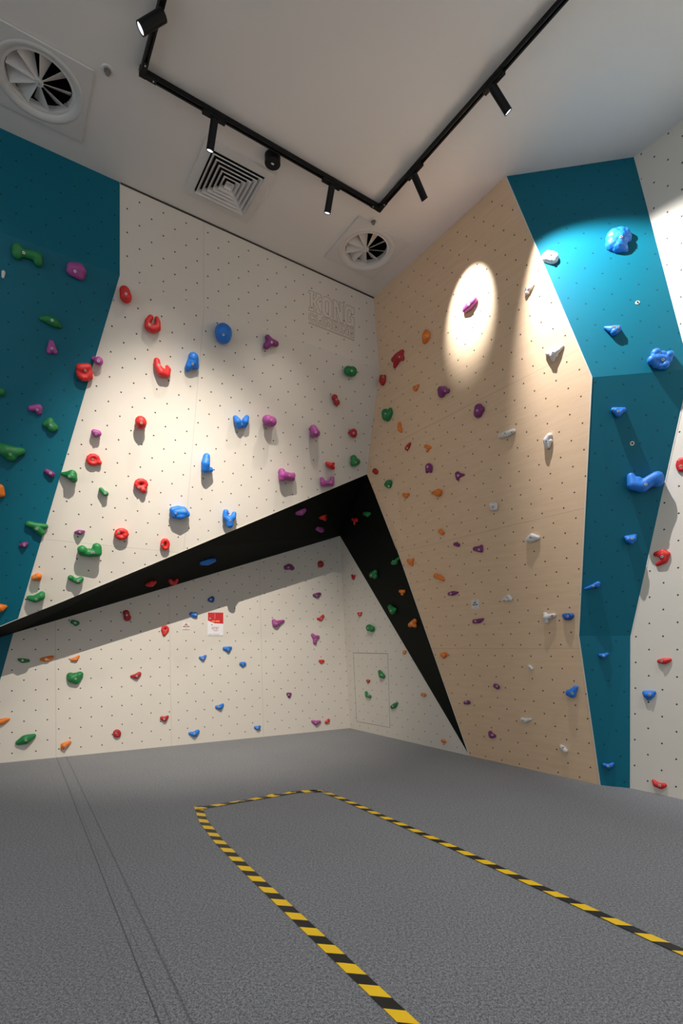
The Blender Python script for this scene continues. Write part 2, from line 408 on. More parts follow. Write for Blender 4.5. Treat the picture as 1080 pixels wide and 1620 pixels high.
def sprinkler(c, label):
    root = empty('ceiling_sprinkler', c); prop(root, label, 'sprinkler', 'ceiling sprinklers')
    bm = bmesh.new(); add_cyl(bm, c+V(0, 0, -.006), c, .038, .042, 32); bm_obj('cover_plate', bm, MWHITE, root, False)
    bm = bmesh.new(); add_cyl(bm, c+V(0, 0, -.008), c+V(0, 0, -.006), .024, .024, 24); bm_obj('recess', bm, plain('recess_grey', (.25, .24, .22), .6), root)
    bm = bmesh.new(); add_cyl(bm, c+V(0, 0, -.026), c+V(0, 0, -.008), .007, .010, 12); add_cyl(bm, c+V(0, 0, -.029), c+V(0, 0, -.026), .015, .015, 16)
    bm_obj('nozzle', bm, MCHROME, root)
sprinkler(ceil_pt(170, 111), 'small round sprinkler between the large swirl vent and the track corner')
sprinkler(ceil_pt(590.5, 349.5), 'small round sprinkler between track corner and swirl vent near the room corner')
c = ceil_pt(431, 247)
root = empty('ceiling_sensor', c); prop(root, 'round black canopy on the ceiling touching the track beside the louvred vent', 'ceiling sensor')
bm = bmesh.new(); add_cyl(bm, c+V(0, 0, -.06), c, .062, .062, 40); bm_obj('housing', bm, MBLACK, root)
bm = bmesh.new(); add_box(bm, c+V(0, 0, -.061), .022, .012, .004, RC); bm_obj('indicator', bm, plain('ivory_plastic', (.7, .66, .55), .4), root)

# ------------------------------------------------------------------ lighting track and its spotlights
ZT = 4.965
TP = Zp(ZT)
tc1 = TP.px(600, 329); tc0 = TP.px(226, 113)
tc0 = tc1 - D1*((tc1-tc0).dot(D1)); tend = tc1 + D2*5.2; tst = tc0 + D2*2.2
root = empty('lighting_track', tc1); prop(root, 'black angular ceiling light track with a corner near each end', 'light track')
def rail(p, q, name='rail'):
    d = (q-p).normalized(); s_ = V(0, 0, 1).cross(d); L = (q-p).length; m_ = (p+q)/2; R = frame(V(0, 0, 1), d)
    bm = bmesh.new()
    add_box(bm, m_+V(0, 0, .014), L, .036, .006, R)
    for sg in (-1, 1):
        add_box(bm, m_+s_*sg*.0155, L, .005, .034, R); add_box(bm, m_+s_*sg*.0105 + V(0, 0, -.015), L, .008, .003, R)
    r = bm_obj(name, bm, MBLACK, root)
    bm = bmesh.new(); add_box(bm, m_+V(0, 0, .006)+s_*.006, L*.98, .002, .003, R); add_box(bm, m_+V(0, 0, .006)-s_*.006, L*.98, .002, .003, R)
    bm_obj('conductor', bm, MCHROME, r)
rail(tc0, tc1); rail(tc1+D2*.018, tend); rail(tc0+D2*.018, tst)
for p, dr in ((tc0, D1), (tc1, -D1)):
    bm = bmesh.new(); add_box(bm, p, .040, .040, .040, RC, .002); add_box(bm, p+dr*.05+V(0, 0, -.002), .08, .037, .038, RC); add_box(bm, p+D2*.05+V(0, 0, -.002), .037, .08, .038, RC)
    q = bm_obj('corner_connector', bm, MBLACK, root)
    for dd in (dr, D2):
        bm = bmesh.new(); add_cyl(bm, p+dd*.07+V(0, 0, -.0245), p+dd*.07+V(0, 0, -.020), .005, seg=10); bm_obj('screw', bm, MBOLT, q)

def spot(base, along, aim, label, power, ang, blend=.6, col=(1, .93, .84), rad=.03, L=.19, R0=.0275, gap=.035, soft=.012):
    root = empty('track_spotlight', base); prop(root, label, 'spotlight', 'black track spotlights')
    aim = aim.normalized(); R = frame(V(0, 0, 1), along)
    bm = bmesh.new(); add_box(bm, base+V(0, 0, -.0295), .17, .034, .022, R, .002); bm_obj('adapter', bm, MBLACK, root)
    piv = base + V(0, 0, -.037-gap)
    bm = bmesh.new(); add_cyl(bm, base+V(0, 0, -.036), piv, .008, seg=14); 
    bmesh.ops.create_uvsphere(bm, u_segments=14, v_segments=8, radius=.012, matrix=Matrix.Translation(piv)); bm_obj('swivel', bm, MBLACK, root, True)
    a_ = piv - aim*.02; b_ = piv + aim*(L-.02)
    bm = bmesh.new(); add_cyl(bm, a_, b_-aim*.006, R0, R0, 36); 
    fr = [f for f in bm.faces if f.normal.dot(aim) > .9 and len(f.verts) > 5]
    bmesh.ops.delete(bm, geom=fr, context='FACES_ONLY'); 
    M = Matrix.Translation(b_) @ frame(aim).to_4x4()
    body = bm_obj('lamp_body', bm, MBLACK, root)
    bm = bmesh.new(); n = 36; Fm = frame(aim)
    pr_ = [(R0, -.006), (R0, 0), (R0*.86, 0), (R0*.80, -.004)]
    rg = [[bm.verts.new(b_ + Fm @ V(r*math.cos(i*math.tau/n), r*math.sin(i*math.tau/n), z)) for i in range(n)] for r, z in pr_]
    for r0, r1 in zip(rg, rg[1:]):
        for i in range(n): bm.faces.new((r0[i], r0[(i+1) % n], r1[(i+1) % n], r1[i]))
    bm_obj('bezel', bm, MBLACK, root)
    bm = bmesh.new(); bmesh.ops.create_circle(bm, cap_ends=True, segments=32, radius=R0*.82, matrix=Matrix.Translation(b_-aim*.0035) @ Fm.to_4x4())
    bm_obj('lens', bm, MLENS, root)
    ld = bpy.data.lights.new('spot', 'SPOT'); ld.energy = power; ld.color = col; ld.spot_size = math.radians(ang); ld.spot_blend = blend; ld.shadow_soft_size = soft
    lo = bpy.data.objects.new('bulb_light', ld); lo.location = b_ + aim*.002; lo.rotation_euler = frame(-aim).to_euler(); link(lo, root)
def on_track(x, y):
    return TP.px(x, y)
def t1(x): # long rail, at pixel column x
    pl_ = Plane(N1, N1.dot(tc1)); return isect(pl_, TP, Plane(V(1, -(x-HX)/F, 0), 0.0))
def t2(x):
    pl_ = Plane(N2, N2.dot(tc1)); return isect(pl_, TP, Plane(V(1, -(x-HX)/F, 0), 0.0))
def t3(x):
    pl_ = Plane(N2, N2.dot(tc0)); return isect(pl_, TP, Plane(V(1, -(x-HX)/F, 0), 0.0))
spot(t1(338.5), D1, -N1*.38 - D1*.05 + V(0, 0, -.92), 'hanging spotlight in front of the square louvred vent, lens lit', POW['left'], 76, 1.0)
spot(t1(524), D1, -N1*.38 + V(0, 0, -.92), 'hanging spotlight between round sensor and track corner', POW['mid'], 76, 1.0)
spot(t2(656), D2, V(.53, .50, -.62), 'spotlight right after the track corner aimed at the birch wall, lens hidden', POW['hot'], 41, 1.0, (.93, .97, 1.0), soft=.01)
spot(t2(781), D2, V(1.02, .31, -1.18), 'spotlight facing the upper right teal panel, lens lit', POW['teal'], 72, .6, (.97, .96, 1.0))
spot(t3(254)+V(0,0,0), D2, V(-.76, -.10, -.60), 'nearest thick spotlight on the short track end, tilted sideways', POW['near'], 90, .8, (1, .9, .8), L=.17, R0=.036)
# lamps further along the track, out of frame; both carpet ones are added fill
spot(tc0+D2*1.42, D2, -N1*.66+D1*.19+V(0, 0, -.74), 'track spotlight beyond the top of the photo, aimed at the recessed lower cream wall', POW['low'], 58, 1.0)
spot(tc1+D2*3.1, D2, V(.75, .25, -.6), 'track spotlight beyond the upper edge of the photo, aimed at the cream right wall', POW['off_right'], 110, .8, (1, .93, .86))

spot(tc0+D2*2.0, D2, V(.10, -.16, -1), 'added fill spotlight beyond the top of the photo, aimed straight down at the carpet', POW['floor'], 104, 1.0, (.96, .97, 1.0))  # unseen lamp added to brighten the near carpet and tape
spot(tc1+D2*4.2, D2, V(-.1, .05, -1), 'added fill spotlight farthest along the right rail, aimed down at the carpet', POW['floor_right'], 104, 1.0, (.96, .97, 1.0))  # second unseen lamp, added to lift the carpet on the right side

# ------------------------------------------------------------------ hazard tape on the carpet
def tape_material():
    m, nt, b = newmat('hazard_tape'); B = NB(nt)
    uv = nt.nodes.new('ShaderNodeUVMap'); sp = nt.nodes.new('ShaderNodeSeparateXYZ'); nt.links.new(uv.outputs[0], sp.inputs[0])
    s_ = B.m('FRACT', B.m('DIVIDE', B.m('ADD', sp.outputs[0], B.m('MULTIPLY', sp.outputs[1], .85)), .138))
    k = B.m('LESS_THAN', s_, .5)
    nt.links.new(B.mix(k, (.012, .012, .010), (.90, .56, .012)), b.inputs['Base Color']); b.inputs['Roughness'].default_value = .45
    return m
MTAPE = tape_material(); MTAPEW = plain('tape_backing', (.55, .55, .52), .6)
def tape(pix, wd, label, lift, flip=1, wav=.0, seed=0):
    rnd = random.Random(seed); P = [P_F.px(*p) for p in pix]; pts = []
    for p, q in zip(P, P[1:]):
        n = max(2, int((q-p).length/.05)); pts += [p.lerp(q, i/n) for i in range(n)]
    pts.append(P[-1]); bm = bmesh.new(); uvl = bm.loops.layers.uv.new('UVMap'); L = 0; rows = []
    for i, p in enumerate(pts):
        t = (pts[min(i+1, len(pts)-1)] - pts[max(i-1, 0)]).normalized(); s_ = V(-t.y, t.x, 0)*wd/2
        if i: L += (p-pts[i-1]).length
        hs = [lift + wav*abs(rnd.gauss(0, 1)) for _ in range(3)]
        rows.append(([bm.verts.new(p + s_*k + V(0, 0, h)) for k, h in zip((-1, 0, 1), hs)], L))
    for (r0, l0), (r1, l1) in zip(rows, rows[1:]):
        for j in range(2):
            f = bm.faces.new((r0[j], r1[j], r1[j+1], r0[j+1]))
            for l, uvv in zip(f.loops, ((l0, j), (l1, j), (l1, j+1), (l0, j+1))): l[uvl].uv = (uvv[0], flip*uvv[1]*wd/2)
    r = bmesh.ops.extrude_face_region(bm, geom=bm.faces[:])
    for v in [g for g in r['geom'] if isinstance(g, bmesh.types.BMVert)]: v.co.z -= min(.0012, v.co.z)
    o = bm_obj('hazard_tape', bm, MTAPE)
    prop(o, label, 'tape', 'hazard tape outline on the carpet'); return o
tape([(313, 1276), (322, 1300), (345, 1330), (390, 1376), (655, 1628), (760, 1730)], .052, 'longest black and yellow tape strip running toward the viewer, nearest the carpet seams', .002, -1, .0006, 1)
tape([(311, 1280.5), (365, 1271), (420, 1262), (470, 1253.5), (509, 1252.2)], .046, 'short far black and yellow tape strip joining the two long ones', .003, 1, .003, 2)
tape([(514, 1254), (540, 1264), (700, 1334), (870, 1412), (1085, 1510), (1250, 1585)], .046, 'long black and yellow tape strip leaving the photo below the birch wall', .004, -1, .0008, 3)

# ------------------------------------------------------------------ writing: the engraved name on the cream wall, stickers, poster
def on_quad(pl_, tl, tr, bl, br):
    A_, B_, C_, D_ = (pl_.px(*p) for p in (tl, tr, bl, br))
    return lambda x, y: (A_.lerp(B_, x)).lerp(C_.lerp(D_, x), y)
q = on_quad(P_U1, (488.5, 459), (560, 487), (488.5, 512), (560, 540))
GLY = {  # outlines in a 0..1 box, y down
 'K': [[(0,0),(.42,0),(.42,.14),(.34,.14),(.34,.40),(.62,.14),(.56,.14),(.56,0),(1,0),(1,.14),(.88,.14),(.56,.46),(.90,.86),(1,.86),(1,1),(.55,1),(.55,.86),(.62,.86),(.34,.54),(.34,.86),(.42,.86),(.42,1),(0,1),(0,.86),(.1,.86),(.1,.14),(0,.14)]],
 'O': [[(.25,0),(.75,0),(1,.2),(1,.8),(.75,1),(.25,1),(0,.8),(0,.2)], [(.40,.2),(.6,.2),(.66,.28),(.66,.72),(.6,.8),(.4,.8),(.34,.72),(.34,.28)]],
 'N': [[(0,0),(.38,0),(.68,.5),(.68,.14),(.58,.14),(.58,0),(1,0),(1,.14),(.92,.14),(.92,1),(.66,1),(.32,.42),(.32,.86),(.42,.86),(.42,1),(0,1),(0,.86),(.08,.86),(.08,.14),(0,.14)]],
 'G': [[(.25,0),(.7,0),(.8,.06),(.84,0),(1,0),(1,.36),(.7,.36),(.64,.2),(.42,.2),(.34,.28),(.34,.72),(.42,.8),(.62,.8),(.68,.72),(.68,.64),(.56,.64),(.56,.5),(1,.5),(1,1),(.84,1),(.78,.92),(.68,1),(.25,1),(0,.8),(0,.2)]],
 'C': [[(.25,0),(.78,0),(1,.2),(1,.36),(.7,.36),(.66,.2),(.36,.2),(.3,.28),(.3,.72),(.36,.8),(.66,.8),(.7,.64),(1,.64),(1,.8),(.78,1),(.25,1),(0,.8),(0,.2)]],
 'L': [[(0,0),(.34,0),(.34,.78),(1,.78),(1,1),(0,1)]], 'I': [[(.15,0),(.85,0),(.85,1),(.15,1)]],
 'M': [[(0,0),(.28,0),(.5,.5),(.72,0),(1,0),(1,1),(.76,1),(.76,.4),(.58,.85),(.42,.85),(.24,.4),(.24,1),(0,1)]],
 'B': [[(0,0),(.75,0),(.95,.14),(.95,.4),(.85,.5),(1,.6),(1,.86),(.8,1),(0,1)], [(.3,.18),(.65,.18),(.65,.4),(.3,.4)], [(.3,.6),(.68,.6),(.68,.82),(.3,.82)]],
 'n': [[(0,0),(.3,0),(.7,.55),(.7,0),(1,0),(1,1),(.7,1),(.3,.45),(.3,1),(0,1)]],
}
bm = bmesh.new()
def groove(pts, closed=True):
    P = [q(*p) for p in pts]
    for i in range(len(P) if closed else len(P)-1):
        a_, b_ = P[i], P[(i+1) % len(P)]
        if (b_-a_).length > 1e-4: add_box(bm, (a_+b_)/2 + P_U1.n*.0006, (b_-a_).length+.002, .0036, .0016, frame(P_U1.n, b_-a_))
def word(chars, x0, x1, y0, y1, wts, gap):
    tot = sum(wts) + gap*(len(wts)-1); x = x0
    for ch, w_ in zip(chars, wts):
        ww = (x1-x0)*w_/tot
        for pl_ in GLY[ch]: groove([(x+ww*a_, y0+(y1-y0)*b_) for a_, b_ in pl_])
        x += ww + (x1-x0)*gap/tot
word('KONG', 0, 1, 0, .60, (1.15, 1, 1.1, 1), .06)
word('CLIMBInG', 0, 1, .66, .90, (1, .8, .45, 1.2, 1, .45, 1, 1), .18)
groove([(0, .955), (1, .955), (1, .985), (0, .985)]); groove([(.30, .625), (1, .625)], False)
o = bm_obj('engraved_lettering', bm, plain('groove', (.30, .235, .165), .9), [w_ for w_, _ in WALLS if w_.name == 'wall_left_upper'][0]); 

def card(name, pl_, px4, mat, lift=.002, th=.0015, parent=None):
    P = [pl_.px(*p) + pl_.n*lift for p in px4]; bm = bmesh.new()
    v0 = [bm.verts.new(p) for p in P]; v1 = [bm.verts.new(p - pl_.n*th) for p in P]; bm.faces.new(v0); bm.faces.new(v1)
    n = len(P)
    for i in range(n): bm.faces.new((v0[i], v0[(i+1) % n], v1[(i+1) % n], v1[i]))
    return bm_obj(name, bm, mat, parent)
def marks(name, pl_, rects, mat, parent, lift=.0026):
    bm = bmesh.new()
    for x0, y0, x1, y1 in rects:
        P = [pl_.px(*p) + pl_.n*lift for p in ((x0, y0), (x1, y0), (x1, y1), (x0, y1))]; bm.faces.new([bm.verts.new(p) for p in P])
    return bm_obj(name, bm, mat, parent)
MPAPER = plain('paper', (.78, .76, .76), .6); MRED = plain('print_red', (.55, .015, .02), .5); MORG = plain('print_orange', (.9, .33, .10), .5)
MDK = plain('print_dark', (.06, .03, .05), .6); MRED2 = plain('print_pale_red', (.50, .16, .15), .6); MGY = plain('print_grey', (.25, .24, .24), .6); MPK = plain('print_pink', (.85, .25, .25), .5)
po = card('wall_poster', P_L, ((328.2, 969.5), (352.8, 969.5), (352.8, 1006), (328.2, 1006)), MPAPER)
prop(po, 'small red and white poster bolted to the cream wall below the overhang', 'poster')
card('red_header', P_L, ((328.6, 969.2), (352.9, 969.2), (352.9, 986.8), (340, 986.2), (328.6, 981.8)), MRED, .0028, .0006, po)
marks('red_streaks', P_L, [(339.3, 970.5, 340, 979)], MPK, po, .0032)
marks('orange_lettering', P_L, [(335.2, 981.6, 336.8, 983.9), (337.2, 981.6, 339, 983.9), (339.3, 981.6, 340.2, 983.9), (341, 981.6, 342.6, 983.9), (343, 981.6, 344.8, 983.9), (345.2, 981.6, 347, 983.9)], MORG, po, .0032)
marks('dark_lettering', P_L, [(334, 987.8, 335.6, 989.2)], MDK, po, .0034)
marks('red_lettering', P_L, [(335, 992.2, 335.9, 995.6), (336.6, 991.8, 337.5, 996.2), (338.1, 991.6, 340.2, 992.4), (338.6, 991.6, 339.2, 996.4), (340.6, 992, 341.4, 995.6), (342, 991.8, 342.8, 996.4), (343.6, 992, 346, 992.6), (344, 992, 344.7, 995.6), (337, 997, 345.5, 997.5), (339, 998, 343, 998.4)], MRED2, po)
marks('fine_print', P_L, [(329.5, 1003.3, 335, 1003.9), (336.5, 1003.3, 347, 1003.8), (328.4, 1005.4, 352.6, 1006.0)], MGY, po)
bm = bmesh.new(); cc = P_L.px(332, 978.6); add_cyl(bm, cc+P_L.n*.002, cc+P_L.n*.010, .011, .008, 20); bm_obj('bolt', bm, MBOLT, po)
s1 = card('wall_sticker', P_L, ((287.5, 984.5), (300.8, 984.5), (300.8, 996.5), (287.5, 996.5)), plain('sticker_cream', (.70, .65, .60), .5))
prop(s1, 'small pale sticker with red print beside the red and white poster', 'sticker', 'printed stickers on the walls')
marks('red_lettering', P_L, [(289.2, 990.6, 294, 991.9), (294.8, 990.6, 299.6, 991.9), (291.5, 988.3, 297, 989.2)], plain('print_dkred', (.28, .03, .04), .6), s1)
marks('mountain_mark', P_L, [(293.5, 986.2, 294.8, 988.2)], MDK, s1); marks('fine_print', P_L, [(288.2, 995.7, 300.2, 996.4), (293, 994, 295.5, 994.5)], MGY, s1)
s2 = card('wall_sticker', P_W, ((745.6, 949.2), (757.6, 948.4), (757.6, 962.6), (745.6, 962.8)), plain('sticker_white', (.68, .65, .64), .5))
prop(s2, 'small white sticker with dark print on the birch wall', 'sticker', 'printed stickers on the walls')
marks('dark_lettering', P_W, [(748.7, 952.9, 753.4, 954.4), (747.5, 956.1, 751.4, 957.6), (751.9, 956, 756, 957.3), (752, 960, 753, 961)], MDK, s2)
marks('mountain_mark', P_W, [(751.2, 950.2, 752.6, 952)], MGY, s2)

# ------------------------------------------------------------------ climbing holds
def holdmat(name, col, rough=.5):
    m, nt, b = newmat(name); B = NB(nt)
    tc = nt.nodes.new('ShaderNodeTexCoord'); n = B.noise(tc.outputs['Object'], 38, 4, .6); n2 = B.noise(tc.outputs['Object'], 220, 2)
    nt.links.new(B.mix(B.m('MULTIPLY', B.step(n, .4, .75), .35), col, tuple(x*.72+.01 for x in col)), b.inputs['Base Color'])
    b.inputs['Roughness'].default_value = rough
    bp = nt.nodes.new('ShaderNodeBump'); bp.inputs['Strength'].default_value = .6; bp.inputs['Distance'].default_value = .004
    nt.links.new(B.m('ADD', n, B.m('MULTIPLY', n2, .35)), bp.inputs['Height']); nt.links.new(bp.outputs[0], b.inputs['Normal'])
    return m
HM = {'red': holdmat('red_resin', (.62, .018, .016)), 'blue': holdmat('blue_resin', (.010, .17, .62)),
      'green': holdmat('green_resin', (.008, .19, .045)), 'purple': holdmat('purple_resin', (.20, .022, .15)),
      'pink': holdmat('pink_resin', (.37, .06, .27)), 'orange': holdmat('orange_resin', (.78, .19, .012)),
      'white': holdmat('white_resin', (.68, .66, .64)), 'darkblue': holdmat('deep_blue_resin', (.006, .085, .36)),
      'crimson': holdmat('crimson_resin', (.42, .010, .018))}
CROP = {'a': (0,0,3), 'e': (0,180,3.6), 'f': (280,380,3.176), 'g': (560,380,3.6), 'h': (780,240,3.6), 'i': (0,440,3.6),
        'j': (0,700,3.6), 'k': (0,940,3.6), 'l': (260,600,3.6), 'm': (260,860,3.6), 'n': (480,640,3.6), 'o': (480,880,3.6),
        'p': (780,520,3.6), 'q': (720,780,3), 'r': (680,1000,2.7), 's': (980,560,3.68), 'u': (500,720,5.4)}
# unit ball template
_b = bmesh.new(); bmesh.ops.create_icosphere(_b, subdivisions=2, radius=1.0)
BV = [v.co.copy() for v in _b.verts]; BF = [tuple(v.index for v in f.verts) for f in _b.faces]; _b.free()
TREES = []
for o_, p_ in WALLS:
    me_ = o_.data; TREES.append((BVHTree.FromPolygons([v.co for v in me_.vertices], [tuple(p.vertices) for p in me_.polygons]), p_))
def hit(px, py):
    r = ray(px, py).normalized(); best = None
    for t_, p_ in TREES:
        h = t_.ray_cast(CAM, r)
        if h[0] is not None and (best is None or h[3] < best[2]):
            nn = h[1] if h[1].dot(p_.n) > 0 else -h[1]
            best = (h[0], Plane(nn, nn.dot(h[0])), h[3])
    return best
def bolt(parent, P, n, r=.010, washer=False):
    Fm = frame(n).to_4x4(); bm = bmesh.new()
    bmesh.ops.create_cone(bm, cap_ends=True, segments=16, radius1=r, radius2=r*.85, depth=.006, matrix=Matrix.Translation(P + n*.001) @ Fm)
    b = bm_obj('bolt', bm, MBOLT, parent)
    bm = bmesh.new(); bmesh.ops.create_circle(bm, cap_ends=True, segments=6, radius=r*.45, matrix=Matrix.Translation(P + n*.0046) @ Fm)
    bm_obj('hex_socket', bm, MHOLE, b); return b
def hold(crop, col, strokes, bolts, label, group, lift=.45, darkbolt=False):
    ox, oy, sc = CROP[crop]
    bolts = [(ox+x/sc, oy+y/sc) for x, y in bolts]
    if group == GL: lift = lift*3.0
    elif group == GO: lift = lift*1.8
    elif group in (GW, GR, GT): lift = lift*1.35
    S_ = [[(ox+x/sc, oy+y/sc, r/sc*1.08 + .25) for x, y, r in s] for s in strokes]
    al = [p for s in S_ for p in s]; cx = sum(p[0] for p in al)/len(al); cy = sum(p[1] for p in al)/len(al)
    h = None
    for fx, fy in ((cx, cy), *[(p[0], p[1]) for p in al]):
        h = hit(max(fx, 1.0), fy)
        if h: break
    P0, pl_, _ = h; n = pl_.n
    balls = []
    def ball(x, y, r):
        d = ray(x, y); P = pl_.px(x, y); R_ = r*P.y/F; lf = lift*R_
        Q = P - d*(lf/abs(n.dot(d))); R_ *= Q.y/P.y; balls.append((Q, R_, P.lerp(Q - n*n.dot(Q-P), .25)))
    for s in S_:
        if len(s) == 1: ball(*s[0])
        for (x0, y0, r0), (x1, y1, r1) in zip(s, s[1:]):
            L = math.hypot(x1-x0, y1-y0); k = max(1, int(L/(min(r0, r1)*.45)))
            for i in range(k+1): t = i/k; ball(x0+(x1-x0)*t, y0+(y1-y0)*t, r0+(r1-r0)*t)
    # solid foot of each ball down to the wall
    vs, fs = [], []
    for P, R_, Ft in balls:
        for q_ in ((P, Ft) if lift < .8 else (P, P.lerp(Ft, .5), Ft)):
            o0 = len(vs); vs += [q_ + v*R_*(1.0 if q_ is P else .93) - P0 for v in BV]; fs += [tuple(i+o0 for i in f) for f in BF]
            if lift < .2: break
    rmin = min(b[1] for b in balls); rmax = max(b[1] for b in balls)
    me = bpy.data.meshes.new('tmp'); me.from_pydata([tuple(v) for v in vs], [], fs)
    o = bpy.data.objects.new('tmp', me); C.objects.link(o)
    m1 = o.modifiers.new('r', 'REMESH'); m1.mode = 'VOXEL'; m1.voxel_size = max(.0032, min(rmin*.28, rmax*.17)); m1.use_smooth_shade = True
    m2 = o.modifiers.new('s', 'SMOOTH'); m2.iterations = 3; m2.factor = .5
    dg = bpy.context.evaluated_depsgraph_get(); me2 = bpy.data.meshes.new_from_object(o.evaluated_get(dg), depsgraph=dg)
    bpy.data.objects.remove(o); bpy.data.meshes.remove(me)
    for v in me2.vertices:
        d = v.co.dot(n)
        if d < -.001: v.co -= n*(d+.001)
    me2.name = 'climbing_hold'; me2.materials.clear(); me2.materials.append(HM[col])
    for p in me2.polygons: p.use_smooth = True
    o = bpy.data.objects.new('climbing_hold', me2); o.location = P0; C.objects.link(o); bpy.context.view_layer.update()
    prop(o, label, 'climbing hold', group)
    tree = BVHTree.FromPolygons([v.co + P0 for v in me2.vertices], [tuple(p.vertices) for p in me2.polygons])
    for bx, by in bolts:
        hh = tree.ray_cast(CAM, ray(bx, by).normalized())
        if hh[0] is not None:
            rb = min(.011, rmax*.42)
            bolt(o, hh[0], (n*.7 + hh[1]*.3).normalized(), rb)
    return o
GT, GL, GS, GW, GR, GO, GH = ('climbing holds on the left teal wall', 'climbing holds on the cream overhang', 'climbing holds under the black overhang',
    'climbing holds on the birch wall', 'climbing holds on the low recessed walls', 'climbing holds on the right teal strip', 'climbing holds on the far right cream wall')
def ring(cx, cy, rx, ry, r, n=10): return [(cx+rx*math.cos(i*math.tau/n), cy+ry*math.sin(i*math.tau/n), r) for i in range(n+1)]
